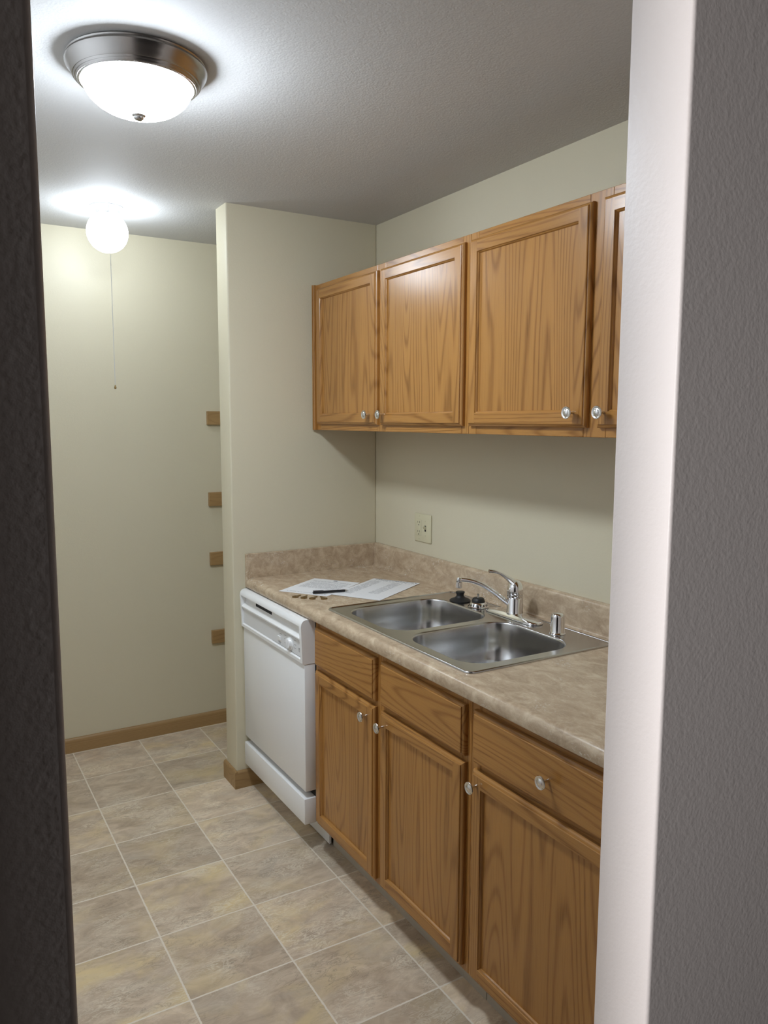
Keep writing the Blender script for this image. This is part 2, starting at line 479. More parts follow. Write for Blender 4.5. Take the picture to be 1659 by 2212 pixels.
SW = 0.040
DOOR_PROF = [(0.0, 0.0), (0.0, 0.0085), (0.0015, 0.0115), (0.0045, 0.0140), (0.0075, 0.0150), (0.0080, 0.0178), (0.0100, 0.0190),
             (SW, 0.0190), (SW + 0.0012, 0.0172), (SW + 0.0012, 0.0158), (SW + 0.0035, 0.0140), (SW + 0.0052, 0.0105), (SW + 0.0058, 0.0080)]

def knob(xf, y, z, parent):
    """satin nickel mushroom knob with a ringed dish, stem into the door front at x = xf"""
    b = NB()
    lathe(b, [(0.0042, -0.001), (0.0040, 0.0015), (0.0034, 0.004), (0.0032, 0.016), (0.0048, 0.0195), (0.011, 0.0215), (0.0155, 0.0235),
              (0.0163, 0.0252), (0.0155, 0.0268), (0.0135, 0.0268), (0.0122, 0.0256), (0.0105, 0.0254), (0.0085, 0.0272), (0.0045, 0.0288), (0, 0.0294)],
          (xf, y, z), '-X', 28)
    return obj('knob', b, M['nickel'], parent, 50)

def door(parent, xb, ya, yb, z0, z1, kn=None):
    y0, y1 = min(ya, yb), max(ya, yb)
    b = NB()
    rect_ring(b, xb, y0, y1, z0, z1, DOOR_PROF, None, band=6)
    bk = b.faces.new([b.verts.new(p) for p in ((xb, y0, z0), (xb, y1, z0), (xb, y1, z1), (xb, y0, z1))])
    d = obj('door', b, [M['oakV'], M['oakH']], parent)
    i = SW + 0.0045
    obj('door_panel', box(NB(), xb - 0.0092, xb - 0.002, y0 + i, y1 - i, z0 + i, z1 - i), M['oakV'], d)
    if kn: knob(xb - 0.019, kn[0], kn[1], d)
    return d

def drawer_front(parent, name, xb, ya, yb, z0, z1, kn=None):
    y0, y1 = min(ya, yb), max(ya, yb)
    b = NB()
    prof = [(0.0, 0.0), (0.0, 0.0085), (0.0015, 0.0115), (0.0045, 0.0140), (0.0075, 0.0150), (0.0080, 0.0178), (0.0100, 0.0190)]
    rect_ring(b, xb, y0, y1, z0, z1, prof, None)
    for f in b.faces: f.material_index = 0
    d_ = 0.010; x = xb - 0.019
    b.faces.new([b.verts.new(p) for p in ((x, y0 + d_, z0 + d_), (x, y1 - d_, z0 + d_), (x, y1 - d_, z1 - d_), (x, y0 + d_, z1 - d_))])
    b.faces.new([b.verts.new(p) for p in ((xb, y0, z0), (xb, y1, z0), (xb, y1, z1), (xb, y0, z1))])
    d = obj(name, b, M['oakH'], parent)
    if kn: knob(xb - 0.019, kn[0], kn[1], d)
    return d

def face_frame(parent, xf, t, y0, y1, z0, z1, stiles, rails):
    """stiles: (y range) through; rails: (z range) list per bay, laid between the stiles"""
    b = NB()
    for a, c in stiles: box(b, xf, xf + t, min(a, c), max(a, c), z0, z1, 0.0012, 1, 0)
    ys = sorted([(min(s), max(s)) for s in stiles])
    for (a, c), (d, e) in zip(ys, ys[1:]):
        for r0, r1 in rails: box(b, xf, xf + t, c, d, r0, r1, 0.0012, 1, 1)
    return obj('face_frame', b, [M['oakV'], M['oakH']], parent)

# upper cabinets
UX, UZ0, UZ1 = -0.305, 1.5300, 2.1350
DZ0, DZ1 = 1.5545, 2.1130
def upper(name, ya, yb, stiles, doors, label, scribe=None):
    t = thing(name, (0, (ya + yb) / 2, UZ0), label, 'cabinet')
    b = NB()
    box(b, UX + 0.0195, -0.001, yb + 0.002, ya - 0.002, UZ0 + 0.012, UZ1 - 0.001)
    obj('carcass', b, M['oakV'], t)
    face_frame(t, UX, 0.019, yb, ya, UZ0, UZ1, stiles, [(UZ0, UZ0 + 0.038), (UZ1 - 0.038, UZ1)])
    for (a, c, ky) in doors: door(t, UX, a, c, DZ0, DZ1, (ky, 1.5925))
    if scribe:
        b = NB()
        cx_, r = UX, 0.014
        prism_y(b, [(UX - 0.0, UZ0), (UX - 0.0, UZ1)][:0] or [(UX - 0.016, UZ0), (UX, UZ0), (UX, UZ1), (UX - 0.016, UZ1)], scribe[1], scribe[0])
        es = [e for e in b.edges if abs(e.verts[0].co.z - e.verts[1].co.z) > 0.1 and e.verts[0].co.x < UX - 0.01]
        bmesh.ops.bevel(b, geom=es, offset=0.006, segments=3, affect='EDGES')
        obj('scribe_moulding', b, M['oakV'], t, 40)
    return t
upper('wall_cabinet', -0.002, -1.092, [(-0.002, -0.062), (-0.530, -0.588), (-1.054, -1.092)],
      [(-0.046, -0.546, -0.503), (-0.572, -1.073, -0.604)],
      'oak wall cabinet with two doors in full view, against the partition wall', scribe=(-0.002, -0.020))
upper('wall_cabinet', -1.093, -2.050, [(-1.093, -1.131), (-1.582, -1.658), (-2.012, -2.050)],
      [(-1.104, -1.601, -1.563), (-1.639, -2.034, -1.668)],
      'oak wall cabinet partly hidden behind the pale front wall end')

# base cabinets
BX, BZ0, BZ1 = -0.605, 0.104, 0.8735
def base_cab(name, ya, yb, stiles, label):
    t = thing(name, (0, (ya + yb) / 2, 0), label, 'cabinet')
    b = NB()
    box(b, BX + 0.0195, -0.002, yb + 0.001, yb + 0.017, BZ0, BZ1 - 0.002)          # side
    box(b, BX + 0.0195, -0.002, ya - 0.017, ya - 0.001, BZ0, BZ1 - 0.002)
    box(b, BX + 0.0195, -0.002, yb + 0.017, ya - 0.017, BZ0, BZ0 + 0.014)          # bottom
    box(b, -0.010, -0.002, yb + 0.017, ya - 0.017, BZ0 + 0.014, BZ1 - 0.002)       # back
    obj('carcass', b, M['carcass'], t)
    face_frame(t, BX, 0.019, yb, ya, BZ0, BZ1, stiles, [(BZ0, BZ0 + 0.032), (0.682, 0.716), (BZ1 - 0.040, BZ1)])
    obj('toe_kick', box(NB(), -0.540, -0.528, yb + 0.001, ya - 0.001, 0, BZ0), M['toe'], t)
    return t
c1 = base_cab('base_cabinet', -0.613, -1.525, [(-0.613, -0.651), (-1.036, -1.098), (-1.487, -1.525)],
              'oak sink base cabinet with two doors and two blank fronts, beside the dishwasher')
BDZ0, BDZ1, BFZ0, BFZ1 = 0.122, 0.690, 0.7075, 0.8465
drawer_front(c1, 'false_drawer_front', BX, -0.632, -1.050, BFZ0, BFZ1)
drawer_front(c1, 'false_drawer_front', BX, -1.086, -1.508, BFZ0, BFZ1)
door(c1, BX, -0.632, -1.050, BDZ0, BDZ1, (-1.012, 0.652))
door(c1, BX, -1.086, -1.508, BDZ0, BDZ1, (-1.112, 0.650))
c2 = base_cab('base_cabinet', -1.526, -2.050, [(-1.526, -1.564), (-2.012, -2.050)],
              'oak base cabinet with a knobbed drawer, next to the pale front wall end')
drawer_front(c2, 'drawer', BX, -1.546, -2.032, BFZ0, BFZ1, (-1.828, 0.777))
door(c2, BX, -1.546, -2.032, BDZ0, BDZ1, (-1.572, 0.656))

# ------------------------------------------------------------------ countertop with its splashes
CF, CT = -0.6378, 0.914
nose = [(-0.606, 0.8742)]
nose += [(-0.632, 0.8742), (-0.6362, 0.8762), (CF, 0.881), (CF, 0.8925)]
for i in range(1, 8):
    a = PI / 2 * i / 8
    nose.append((CF + 0.022 - 0.022 * math.cos(a), CT - 0.0215 + 0.0215 * math.sin(a)))
nose += [(CF + 0.022, CT)]
cove = [(-0.036, CT)]
for i in range(1, 6):
    a = PI / 2 * i / 6
    cove.append((-0.036 + 0.014 * math.sin(a), CT + 0.014 - 0.014 * math.cos(a)))
cove += [(-0.022, CT + 0.014), (-0.022, 1.005)]
for i in range(1, 6):
    a = PI / 2 * i / 6
    cove.append((-0.011 - 0.011 * math.cos(a), 1.005 + 0.012 * math.sin(a)))
cove += [(-0.011, 1.017), (-0.0005, 1.017)]
prof = nose + cove + [(-0.0005, 0.8742)]
SY0, SY1 = -1.4875, -0.6625                       # sink rim along the wall
SX0, SX1 = -0.590, -0.046
ct = thing('countertop', (0, -1.03, 0.8742), 'beige travertine-look laminate countertop with raised backsplash along the back wall', 'countertop')
b = NB()
# three runs: before the sink, the sink bay (front and back strips), after the sink
HX0, HX1 = SX0 + 0.022, SX1 - 0.022
prism_y(b, prof, -2.0515, SY0 + 0.022)
prism_y(b, prof, SY1 - 0.022, -0.0215)
front = [(HX0, 0.8742)] + nose + [(HX0, CT)]
back = [(HX1, CT)] + cove + [(-0.0005, 0.8742), (HX1, 0.8742)]
prism_y(b, front, SY0 + 0.022, SY1 - 0.022)
prism_y(b, back, SY0 + 0.022, SY1 - 0.022)
top = obj('worktop', b, M['laminate'], ct, 35)
b = NB()
# side splash on the partition wall, square-edged, with a dark seam edge band at its front end
box(b, CF + 0.002, -0.0005, -0.0205, -0.0005, 0.8742, 1.016, 0.0012, 1)
obj('side_splash', b, M['laminate'], ct)

# ------------------------------------------------------------------ dishwasher
dw = thing('dishwasher', (-0.35, -0.306, 0), 'white built-in dishwasher with a rotary dial, under the counter by the partition wall', 'dishwasher')
DY0, DY1 = -0.6095, -0.0045
b = NB()
box(b, -0.606, -0.06, DY0 + 0.006, DY1 - 0.006, 0.205, 0.862)
box(b, -0.540, -0.06, DY0 + 0.006, DY1 - 0.006, 0.02, 0.205)
obj('tub', b, M['dark'], dw)
obj('toe_panel', box(NB(), -0.553, -0.545, DY0 + 0.003, DY1 - 0.02, 0.004, 0.098), M['white'], dw)
b = NB()
hull = [(-0.606, 0.708), (-0.652, 0.708), (-0.657, 0.7115), (-0.6605, 0.80), (-0.6625, 0.846), (-0.660, 0.858), (-0.653, 0.8665), (-0.643, 0.8695), (-0.606, 0.8695)]
inner = [(-0.606, 0.708), (-0.652, 0.708), (-0.657, 0.7115), (-0.6573, 0.7235), (-0.6515, 0.7275), (-0.6515, 0.7915), (-0.6605, 0.7955), (-0.6605, 0.8005),
         (-0.6440, 0.8125), (-0.6390, 0.8170), (-0.6390, 0.836), (-0.645, 0.8405), (-0.658, 0.8430), (-0.6625, 0.8455), (-0.6625, 0.850), (-0.660, 0.858), (-0.653, 0.8665), (-0.643, 0.8695), (-0.606, 0.8695)]
prism_y(b, hull, DY0, DY0 + 0.017)
prism_y(b, inner, DY0 + 0.017, DY1 - 0.013)
prism_y(b, hull, DY1 - 0.013, DY1)
pn = obj('control_panel', b, M['white'], dw, 32)
# the flat grey-white print face, slot, dial, button and small print
obj('print_face', box(NB(), -0.6522, -0.6505, DY0 + 0.0185, DY1 - 0.0145, 0.7285, 0.7905), M['white_panel'], pn)
obj('vent_slot', box(NB(), -0.6400, -0.6370, -0.292, -0.127, 0.8185, 0.8345, 0.0006, 1), M['dark'], pn)
b = NB()
DYC, DZC = -0.494, 0.759
lathe(b, [(0.0265, 0.0), (0.0265, 0.002), (0.025, 0.0035), (0.0225, 0.0035), (0.021, 0.002), (0.0195, 0.004), (0.0185, 0.011), (0.017, 0.0125), (0, 0.013)], (-0.6522, DYC, DZC), '-X', 36)
dl = obj('dial', b, M['white'], pn, 40)
b = NB()
box(b, -0.6705, -0.6640, DYC - 0.0035, DYC + 0.0035, DZC - 0.0175, DZC + 0.0175, 0.0015, 2)
obj('dial_grip', b, M['white'], dl, 40)
obj('push_button', box(NB(), -0.6560, -0.6520, -0.409, -0.383, 0.7475, 0.7625, 0.0015, 2), M['white'], pn)
b = NB()
for yy, zz, ww in ((-0.384, 0.7395, 0.026), (-0.388, 0.7345, 0.016), (-0.396, 0.773, 0.02)):
    box(b, -0.6525, -0.6521, yy - ww, yy, zz - 0.0011, zz + 0.0011)
for k_, (yy, zz) in enumerate(((-0.441, 0.777), (-0.440, 0.763), (-0.442, 0.748), (-0.528, 0.779), (-0.528, 0.763), (-0.528, 0.750), (-0.494, 0.7315))):
    box(b, -0.6525, -0.6521, yy - 0.017, yy, zz - 0.0008, zz + 0.0008)
box(b, -0.6526, -0.6521, DY0 + 0.02, -0.36, 0.7889, 0.7903)
box(b, -0.6526, -0.6521, DY0 + 0.02, -0.33, 0.7290, 0.7300)
obj('dial_print', b, M['grey_mark'], pn)
b = NB()
# unreadable two-line badge: an arc, a heavy upper line, a fine lower line
for i in range(7):
    a = PI * (0.35 + 1.2 * i / 6)
    box(b, -0.6526, -0.6521, -0.566 + math.cos(a) * -0.0 - 0.0008 - 0.006 * (1 - math.sin(PI * i / 6)), -0.566 + 0.0008 - 0.006 * (1 - math.sin(PI * i / 6)), 0.7535 + (i - 3) * 0.0022 - 0.0011, 0.7535 + (i - 3) * 0.0022 + 0.0011)
box(b, -0.6526, -0.6521, -0.587, -0.569, 0.7555, 0.7595)
box(b, -0.6526, -0.6521, -0.587, -0.572, 0.7515, 0.7545)
box(b, -0.6526, -0.6521, -0.587, -0.569, 0.7465, 0.7480)
obj('badge', b, M['grey_mark'], pn, label='small dark two-line badge')
b = NB()
box(b, -0.6490, -0.606, DY0 + 0.001, DY1 - 0.002, 0.2310, 0.7065, 0.0025, 2)
obj('door', b, M['white'], dw, 40)
b = NB()
box(b, -0.654, -0.606, DY0, DY1 - 0.003, 0.106, 0.205, 0.004, 2)
obj('access_panel', b, M['white'], dw, 40)

# ------------------------------------------------------------------ sink
def rrect(cx_, cy_, hx, hy, r, n=10):
    pts = []
    for sx, sy, a0 in ((1, 1, 0), (-1, 1, PI / 2), (-1, -1, PI), (1, -1, 1.5 * PI)):
        for i in range(n + 1):
            a = a0 + PI / 2 * i / n
            pts.append((cx_ + sx * (hx - r) + r * math.cos(a), cy_ + sy * (hy - r) + r * math.sin(a)))
    return pts

def ring_verts(bm, pts, z): return [bm.verts.new((x, y, z)) for x, y in pts]
def bridge(bm, a, c):
    n = len(a)
    for i in range(n): bm.faces.new((a[i], a[(i + 1) % n], c[(i + 1) % n], c[i]))

scx, scy, shx, shy = (SX0 + SX1) / 2, (SY0 + SY1) / 2, (SX1 - SX0) / 2, (SY1 - SY0) / 2
sk = thing('kitchen_sink', (scx, scy, CT), 'stainless steel double-bowl sink set into the beige counter', 'sink')
BWLS = [(-0.3525, scy + 0.1925, 0.1945, 0.1725), (-0.3525, scy - 0.1925, 0.1945, 0.1725)]
b = NB()
ZD = CT + 0.0035
lo = ring_verts(b, rrect(scx, scy, shx - 0.0075, shy - 0.0075, 0.018), ZD)
edges = []
def mk_edges(vs):
    out = []
    for i in range(len(vs)): out.append(b.edges.new((vs[i], vs[(i + 1) % len(vs)])))
    return out
edges += mk_edges(lo)
for (bx, by, hx, hy) in BWLS:
    edges += mk_edges(ring_verts(b, rrect(bx, by, hx + 0.004, hy + 0.004, 0.089), ZD))
bmesh.ops.triangle_fill(b, use_beauty=True, use_dissolve=False, edges=edges)
bad = []
for f in b.faces:
    c = f.calc_center_median()
    for (bx, by, hx, hy) in BWLS:
        if abs(c.x - bx) < hx - 0.03 and abs(c.y - by) < hy - 0.03: bad.append(f)
bmesh.ops.delete(b, geom=bad, context='FACES_ONLY')
prev = None
for ins, z in ((0.0075, ZD), (0.0062, ZD + 0.0018), (0.0040, ZD + 0.0026), (0.0018, ZD + 0.0016), (0.0, CT + 0.0012), (0.0004, CT + 0.0002)):
    rg = ring_verts(b, rrect(scx, scy, shx - ins, shy - ins, max(0.0255 - ins, 0.018)), z)
    if prev: bridge(b, prev, rg)
    prev = rg
rim = obj('rim', b, M['steel'], sk, 50)
for (bx, by, hx, hy) in BWLS:
    b = NB(); prev = None
    steps = [(-0.004, ZD), (-0.002, ZD - 0.0004), (0.0, ZD - 0.0022), (0.0012, ZD - 0.006), (0.004, ZD - 0.06), (0.010, CT - 0.115)]
    R = 0.042; zb = CT - 0.158
    for i in range(0, 8):
        a = PI / 2 * i / 7
        steps.append((0.011 + R - R * math.cos(a), zb + R - R * math.sin(a)))
    for ins, z in steps:
        rg = ring_verts(b, rrect(bx, by, hx - ins, hy - ins, max(0.085 - ins * 0.6, 0.03)), z)
        if prev: bridge(b, prev, rg)
        prev = rg
    N = len(prev)
    pts = rrect(bx, by, hx - 0.053, hy - 0.053, 0.055)
    for t, z in ((0.4, zb - 0.003), (0.75, zb - 0.006), (1.0, zb - 0.008)):
        cur = []
        for (x, y) in pts:
            a = math.atan2(y - by, x - bx)
            cur.append(b.verts.new((x + (bx + 0.045 * math.cos(a) - x) * t, y + (by + 0.045 * math.sin(a) - y) * t, z)))
        bridge(b, prev, cur); prev = cur
    bo = obj('bowl', b, M['steel'], sk, 60)
    b = NB()
    lathe(b, [(0.046, zb - 0.0075), (0.043, zb - 0.0065), (0.040, zb - 0.010), (0.034, zb - 0.020), (0.0, zb - 0.022)], (bx, by, 0), 'Z', 32, cap=False)
    obj('drain', b, M['chrome'], bo, 50)

# ------------------------------------------------------------------ faucet and the things on the sink deck
FX, FY, FZ = -0.101, -1.093, ZD + 0.0008
fc = thing('kitchen_faucet', (FX, FY, FZ), 'chrome single-lever kitchen faucet behind the two sink bowls', 'faucet')
b = NB(); prev = None
for hx, hy, z in ((0.030, 0.128, 0.0), (0.031, 0.129, 0.002), (0.0305, 0.1285, 0.0045), (0.028, 0.122, 0.0085), (0.0265, 0.095, 0.0125), (0.0262, 0.055, 0.0155), (0.024, 0.030, 0.017)):
    rg = ring_verts(b, rrect(FX, FY + 0.004, hx, hy, hx * 0.98), FZ + z)
    if prev: bridge(b, prev, rg)
    else: b.faces.new(rg)
    prev = rg
b.faces.new(prev)
obj('escutcheon', b, M['chrome'], fc, 60)
b = NB()
lathe(b, [(0.0275, 0.010), (0.0285, 0.014), (0.0275, 0.019), (0.0265, 0.0205), (0.0265, 0.066), (0.0255, 0.0675), (0.0265, 0.069), (0.0265, 0.078)], (FX, FY, FZ), 'Z', 36)
obj('body', b, M['chrome'], fc, 40)
b = NB()
lathe(b, [(0.0255, 0.078), (0.0268, 0.0795), (0.0268, 0.092), (0.0250, 0.104), (0.0210, 0.115), (0.0145, 0.1225), (0.007, 0.1255), (0, 0.126)], (FX, FY, FZ), 'Z', 36)
p = smooth_path([(-0.098, FY, FZ + 0.106), (-0.113, FY + 0.003, FZ + 0.122), (-0.130, FY + 0.008, FZ + 0.1355), (-0.152, -1.080, FZ + 0.150), (-0.172, -1.072, FZ + 0.158), (-0.190, -1.064, FZ + 0.1605)], 6)
n_ = len(p)
rad = [0.0185 + (0.0062 - 0.0185) * min(1, (i / n_) * 1.6) + (0.0022 * max(0, i / n_ - 0.6) / 0.4) for i in range(n_)]
tube(b, p, rad, 16, 0.75)
obj('lever', b, M['chrome'], fc, 60)
b = NB()
p = smooth_path([(-0.112, -1.088, 0.958), (-0.135, -1.076, 0.978), (-0.163, -1.062, 1.003), (-0.196, -1.045, 1.027), (-0.222, -1.032, 1.0395), (-0.246, -1.020, 1.046), (-0.268, -1.009, 1.0478)], 5)
tube(b, p, [0.0095 - 0.0025 * i / (len(p) - 1) for i in range(len(p))], 16, 0.9)
sp = obj('spout', b, M['chrome'], fc, 60)
b = NB()
lathe(b, [(0, 0.008), (0.006, 0.0075), (0.009, 0.004), (0.0095, 0.0), (0.0095, -0.006), (0.0088, -0.007), (0.0105, -0.0085), (0.0105, -0.026), (0.0095, -0.027), (0.008, -0.024), (0, -0.024)], (-0.270, -1.008, 1.0478), 'Z', 28)
obj('aerator', b, M['chrome'], sp, 40)

b = NB()
ax, ay = -0.117, -1.314
lathe(b, [(0.0245, 0.0), (0.0255, 0.0025), (0.0225, 0.005), (0.0218, 0.006), (0.0212, 0.052), (0.0195, 0.060), (0.015, 0.0645), (0, 0.066)], (ax, ay, ZD), 'Z', 36)
tag(obj('air_gap', b, M['chrome'], None, 40, loc=(ax, ay, ZD)), 'polished chrome air gap cap on the sink deck, right of the faucet', 'air gap')

b = NB()
px_, py_ = -0.116, -0.808
lathe(b, [(0.036, 0.0), (0.0385, 0.001), (0.0385, 0.0035), (0.033, 0.0075), (0.020, 0.0125), (0.0145, 0.018), (0.0135, 0.024), (0.0165, 0.031), (0.0165, 0.0345), (0.014, 0.0355), (0, 0.0355)], (px_, py_, ZD), 'Z', 36)
tag(obj('sink_stopper', b, M['rubber'], None, 40, loc=(px_, py_, ZD)), 'black rubber sink stopper with a knob top, on the deck behind the first bowl', 'sink stopper')

qx, qy = -0.116, -0.915
st = thing('sink_strainer', (qx, qy, ZD), 'metal basket strainer lying upside down with black rubber plug, between stopper and faucet', 'sink strainer')
b = NB()
lathe(b, [(0.034, 0.0), (0.0365, 0.001), (0.0365, 0.0025), (0.0335, 0.004), (0.0325, 0.008), (0.030, 0.0145), (0.025, 0.0185), (0.018, 0.0195), (0, 0.0195)], (qx, qy, ZD), 'Z', 36)
bk_ = obj('basket', b, M['chrome'], st, 40)
b = NB()
for i in range(16):
    a = 2 * PI * i / 16
    r0, r1 = 0.0329, 0.0312
    ca, sa = math.cos(a), math.sin(a); w_ = 0.0028
    vs = []
    for rr, zz in ((r0 + 0.0006, 0.006), (r1 + 0.0008, 0.0135)):
        for s_ in (-1, 1):
            vs.append(b.verts.new((qx + ca * rr - sa * s_ * w_ * 0.6, qy + sa * rr + ca * s_ * w_ * 0.6, ZD + zz)))
    b.faces.new((vs[0], vs[1], vs[3], vs[2]))
obj('strainer_slots', b, M['dark'], bk_)
b = NB()
lathe(b, [(0.0235, 0.0185), (0.024, 0.021), (0.0195, 0.0315), (0.0165, 0.0335), (0, 0.0335)], (qx, qy, ZD), 'Z', 32)
obj('rubber_plug', b, M['rubber'], st, 40, label='black rubber plug')
b = NB()
lathe(b, [(0.0048, 0.0325), (0.0048, 0.035), (0.003, 0.0355), (0.003, 0.0405), (0.0042, 0.041), (0.0042, 0.0475), (0.003, 0.0485), (0, 0.0485)], (qx, qy, ZD), 'Z', 16)
obj('post', b, M['nickel'], st, 40)

# ------------------------------------------------------------------ papers, pen, keys
def sheet(name, corner, xdir, w, h, z, m, label, curl=0.0):
    """corner is the page's lower left; page up = xdir turned 90 degrees left"""
    b = NB(); nx, ny = 8, 10; g = []
    for j in range(ny + 1):
        for i in range(nx + 1):
            u, v = i / nx, j / ny
            g.append(b.verts.new((u * w, v * h, curl * (u * u * v * v + 0.4 * (1 - u) ** 3 * (1 - v) ** 3))))
    for j in range(ny):
        for i in range(nx):
            b.faces.new((g[j * (nx + 1) + i], g[j * (nx + 1) + i + 1], g[(j + 1) * (nx + 1) + i + 1], g[(j + 1) * (nx + 1) + i]))
    ext = bmesh.ops.extrude_face_region(b, geom=list(b.faces))
    bmesh.ops.translate(b, verts=[v for v in ext['geom'] if isinstance(v, bmesh.types.BMVert)], vec=(0, 0, 0.00025))
    o = obj(name, b, m, None, 30)
    o.location = (corner[0], corner[1], z); o.rotation_euler = (0, 0, math.atan2(xdir[1], xdir[0]))
    ORG[o] = o.location.copy()
    return tag(o, label, 'paper')
# left letter: top edge from B(-.3927,-.1535) to C(-.2738,-.3304); lower left corner A
sheet('paper_sheet', (-0.6175, -0.3113), (0.1189, -0.1769), 0.2135, 0.275, CT + 0.0005, M['letter'],
      'white printed letter under the pen, with a small dark mark at its top')
# right form: top edge from (-.1776,-.2888) to (-.0681,-.4702)
sheet('paper_sheet', (-0.1776 - 0.8560 * 0.345, -0.2888 - 0.5170 * 0.345), (0.5170, -0.8560), 0.2125, 0.345, CT + 0.0012, M['form'],
      'white printed form with ruled columns, touching the sink corner', 0.001)

pen = thing('pen', (-0.46, -0.448, CT + 0.0022), 'black ballpoint pen with a silver tip lying across the two papers', 'pen')
pa, pb = Vector((-0.529, -0.4295, CT + 0.0072)), Vector((-0.392, -0.4615, CT + 0.0072))
dv = (pb - pa).normalized(); L = (pb - pa).length
def along(ts): return [pa + dv * (L * t) for t in ts]
b = NB(); tube(b, along([0, 0.015, 0.03, 0.5, 0.88, 0.90]), [0.0030, 0.0046, 0.0050, 0.0050, 0.0048, 0.0042], 14)
obj('barrel', b, M['black'], pen, 40)
b = NB(); tube(b, along([0.895, 0.93, 0.975, 1.0]), [0.0040, 0.0034, 0.0018, 0.0006], 14)
obj('tip', b, M['nickel'], pen, 40, label='silver tip')
b = NB()
_s = dv.cross(Vector((0, 0, 1)))
tube(b, [pa + dv * (L * t) + Vector((0, 0, 0.0062)) - _s * 0.001 for t in (0.01, 0.1, 0.3)], [0.0012, 0.0012, 0.0009], 8)
obj('clip', b, M['black'], pen, 40)

def key(x, y, ang, label):
    t = thing('key', (x, y, CT), label, 'key', 'brass keys beside the papers')
    t.rotation_euler = (0, 0, ang); t.scale = (0.98, 0.98, 1.6)
    ca, sa = math.cos(ang), math.sin(ang)
    b = NB()
    # bow: flat disc with a hole (ring of quads), local coordinates
    def ringq(bm, r0, r1, z0, z1, n=20, sx=1.0, sy=1.1):
        L_ = []
        for (r, z) in ((r1, z0), (r1, z1), (r0, z1), (r0, z0)):
            L_.append([bm.verts.new((math.cos(2 * PI * i / n) * r * sx, math.sin(2 * PI * i / n) * r * sy, z)) for i in range(n)])
        for k_ in range(4):
            a_, c_ = L_[k_], L_[(k_ + 1) % 4]
            for i in range(n): bm.faces.new((a_[i], a_[(i + 1) % n], c_[(i + 1) % n], c_[i]))
    ringq(b, 0.0032, 0.0115, 0.0002, 0.0026)
    ORG_t = ORG[t]; ORG[t] = Vector((0, 0, 0))
    obj('bow', b, M['brass'], t, 40)
    b = NB()
    pts = [(0.0095, -0.0042), (0.0135, -0.0042), (0.0135, -0.0036), (0.034, -0.0036), (0.0365, 0.0), (0.0345, 0.0022), (0.0315, 0.0010), (0.029, 0.0030),
           (0.026, 0.0014), (0.0235, 0.0032), (0.0205, 0.0018), (0.018, 0.0036), (0.0135, 0.0036), (0.0135, 0.0042), (0.0095, 0.0042)]
    a_ = [b.verts.new((x_, y_, 0.0004)) for x_, y_ in pts]; c_ = [b.verts.new((x_, y_, 0.0024)) for x_, y_ in pts]
    b.faces.new(a_); b.faces.new(c_)
    for i in range(len(pts)): b.faces.new((a_[i], a_[(i + 1) % len(pts)], c_[(i + 1) % len(pts)], c_[i]))
    obj('blade', b, M['brass'], t)
    ORG[t] = ORG_t
for (x, y, a, l) in ((-0.606, -0.440, 0.56, 'brass key at the far left end of the row of keys below the papers'),
                     (-0.584, -0.469, 0.83, 'brass key second from the left in the row below the papers'),
                     (-0.562, -0.4955, 0.64, 'brass key third from the left in the row below the papers'),
                     (-0.526, -0.520, 1.50, 'brass key turned the other way, nearest the sink corner')):
    key(x, y, a, l)

# ------------------------------------------------------------------ outlet and switch plate
OY0, OY1, OZ0, OZ1 = -0.4535, -0.3325, 1.0698, 1.1870
pl = thing('outlet_switch_plate', (0, (OY0 + OY1) / 2, (OZ0 + OZ1) / 2), 'ivory two-gang wall plate with an outlet and a toggle switch, above the backsplash', 'outlet')
obj('plate', box(NB(), -0.0065, -0.0003, OY0, OY1, OZ0, OZ1, 0.003, 3), M['ivory'], pl, 40)
yc, zc = -0.368, 1.1285
obj('receptacle', box(NB(), -0.0085, -0.006, yc - 0.0165, yc + 0.0165, zc - 0.0335, zc + 0.0335, 0.0012, 2), M['ivory'], pl, 40)
for s_ in (-1, 1):
    b = NB()
    zz = zc + s_ * 0.0195
    box(b, -0.0089, -0.0084, yc - 0.0072, yc - 0.0054, zz - 0.001, zz + 0.008)
    box(b, -0.0089, -0.0084, yc + 0.0054, yc + 0.0072, zz, zz + 0.007)
    box(b, -0.0089, -0.0084, yc - 0.0022, yc + 0.0022, zz - 0.0105, zz - 0.006)
    obj('socket_slots', b, M['dark'], pl)
ys = -0.4145
obj('switch_slot', box(NB(), -0.0069, -0.0062, ys - 0.005, ys + 0.005, zc - 0.0125, zc + 0.0125), M['dark'], pl)
b = NB()
prism_y(b, [(-0.0055, zc - 0.006), (-0.0055, zc + 0.0075), (-0.0175, zc + 0.0125), (-0.0185, zc + 0.006)], ys - 0.0042, ys + 0.0042)
obj('toggle', b, M['ivory'], pl)
for sy_ in (yc, ys):
    for sz_ in ((OZ0 + 0.011, OZ1 - 0.011) if sy_ == yc else (zc - 0.030, zc + 0.030)):
        b = NB(); lathe(b, [(0.003, 0.006), (0.003, 0.0071), (0.002, 0.0076), (0, 0.0077)], (0, sy_, sz_), '-X', 14)
        obj('screw', b, M['ivory'], pl, 40)

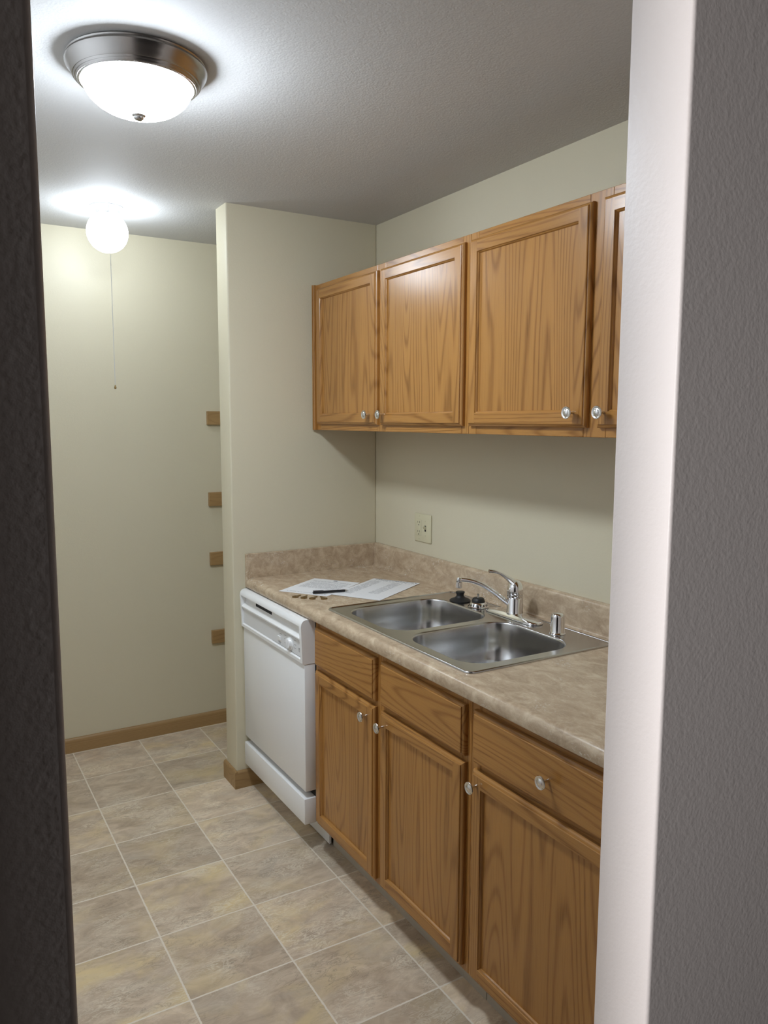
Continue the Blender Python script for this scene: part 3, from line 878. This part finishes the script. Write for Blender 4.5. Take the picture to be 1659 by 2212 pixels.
# ------------------------------------------------------------------ ceiling lamps
LX, LY = -1.280, -1.046
lp = thing('ceiling_lamp', (LX, LY, H), 'large lit flush ceiling lamp with brushed nickel rim and frosted glass bowl', 'ceiling lamp')
b = NB()
lathe(b, [(0.158, -0.0002), (0.162, -0.004), (0.1595, -0.0075), (0.1635, -0.0095), (0.165, -0.014), (0.1630, -0.0190), (0.1585, -0.0255), (0.1535, -0.0335), (0.1490, -0.0410),
          (0.1475, -0.0425), (0.1460, -0.0420), (0.1450, -0.0445), (0.1430, -0.0470), (0.1415, -0.0465), (0.1405, -0.0490), (0.1380, -0.0515), (0.1362, -0.0508), (0.1345, -0.0525), (0.1318, -0.0530),
          (0.1300, -0.0515), (0.1300, -0.03), (0.125, -0.0002)], (LX, LY, H), 'Z', 72, cap=False)
obj('rim', b, M['lampmetal'], lp, 28)
b = NB()
pr = [(0.1295, -0.0400)]
for i in range(0, 15):
    t = i / 14
    pr.append((0.1294 * math.cos(t * PI / 2) ** 0.78 if i < 14 else 0.0, -0.0470 - 0.072 * math.sin(t * PI / 2) ** 1.18))
lathe(b, pr, (LX, LY, H), 'Z', 64, cap=False)
obj('glass_bowl', b, M['bowl'], lp, 60)
b = NB()
lathe(b, [(0.013, -0.1165), (0.0165, -0.1195), (0.014, -0.1225), (0.0125, -0.1235), (0.0115, -0.1270), (0.007, -0.1305), (0, -0.1312)], (LX, LY, H), 'Z', 24)
obj('finial', b, M['lampmetal'], lp, 40)

GXc, GYc = -1.0770, 0.310
gl = thing('globe_lamp', (GXc, GYc, H), 'small lit white globe ceiling lamp with a pull chain, in front of the far wall', 'ceiling lamp')
b = NB()
lathe(b, [(0.064, -0.0002), (0.0645, -0.004), (0.062, -0.007), (0.056, -0.0075), (0.0535, -0.011), (0.0525, -0.022), (0.0545, -0.030), (0.0565, -0.034), (0.053, -0.036), (0.045, -0.036)], (GXc, GYc, H), 'Z', 40)
bs = obj('base', b, M['lampwhite'], gl, 35)
for sx_ in (-0.9, 0.35):
    b = NB()
    a = -PI / 2 + sx_ * 0.6 - 0.35
    lathe(b, [(0.003, -0.003), (0.003, 0.003)], (GXc + 0.055 * math.cos(a), GYc + 0.055 * math.sin(a), H - 0.0285), 'Y', 10)
    obj('set_screw', b, M['nickel'], bs, 40)
b = NB()
R = 0.0805; pr = []
for i in range(0, 25):
    a = 0.61 + (PI - 0.61) * i / 24
    pr.append((R * math.sin(a) if i < 24 else 0.0, R * math.cos(a)))
lathe(b, pr, (GXc, GYc, H - 0.034 - R * math.cos(0.61) + 0.0), 'Z', 48, cap=False)
obj('globe_shade', b, M['globe'], gl, 80)
b = NB()
chx, chy = -1.0866, 0.224
tube(b, smooth_path([(GXc - 0.006, GYc - 0.0535, H - 0.024), (chx, chy + 0.012, H - 0.0265), (chx, chy, H - 0.034), (chx, chy, 2.05), (chx, chy, 1.706)], 3), 0.0011, 6)
ch = obj('pull_chain', b, M['lampwhite'], gl, 40)
b = NB()
lathe(b, [(0, 0.008), (0.0022, 0.007), (0.0026, 0.003), (0.0045, -0.001), (0.0045, -0.006), (0.003, -0.0085), (0, -0.009)], (chx, chy, 1.702), 'Z', 14)
obj('chain_pull', b, M['brass'], ch, 40, label='small brass pull at the chain end')

# ------------------------------------------------------------------ shelf cleats on the far wall
for (z0, z1, l) in ((1.5470, 1.6140, 'oak shelf cleat on the far wall, topmost of the four beside the partition'),
                    (1.1405, 1.2095, 'oak shelf cleat on the far wall, second from top'),
                    (0.8385, 0.9045, 'oak shelf cleat on the far wall, third from top'),
                    (0.4315, 0.4990, 'oak shelf cleat on the far wall, lowest of the four, nearest the floor')):
    b = box(NB(), -0.5435, -0.002, D - 0.0195, D - 0.0003, z0, z1, 0.0015, 1)
    tag(obj('shelf_cleat', b, M['trimoakX'], None, None, loc=(-0.27, D, z0)), l, 'shelf cleat', 'shelf cleats on the far wall')
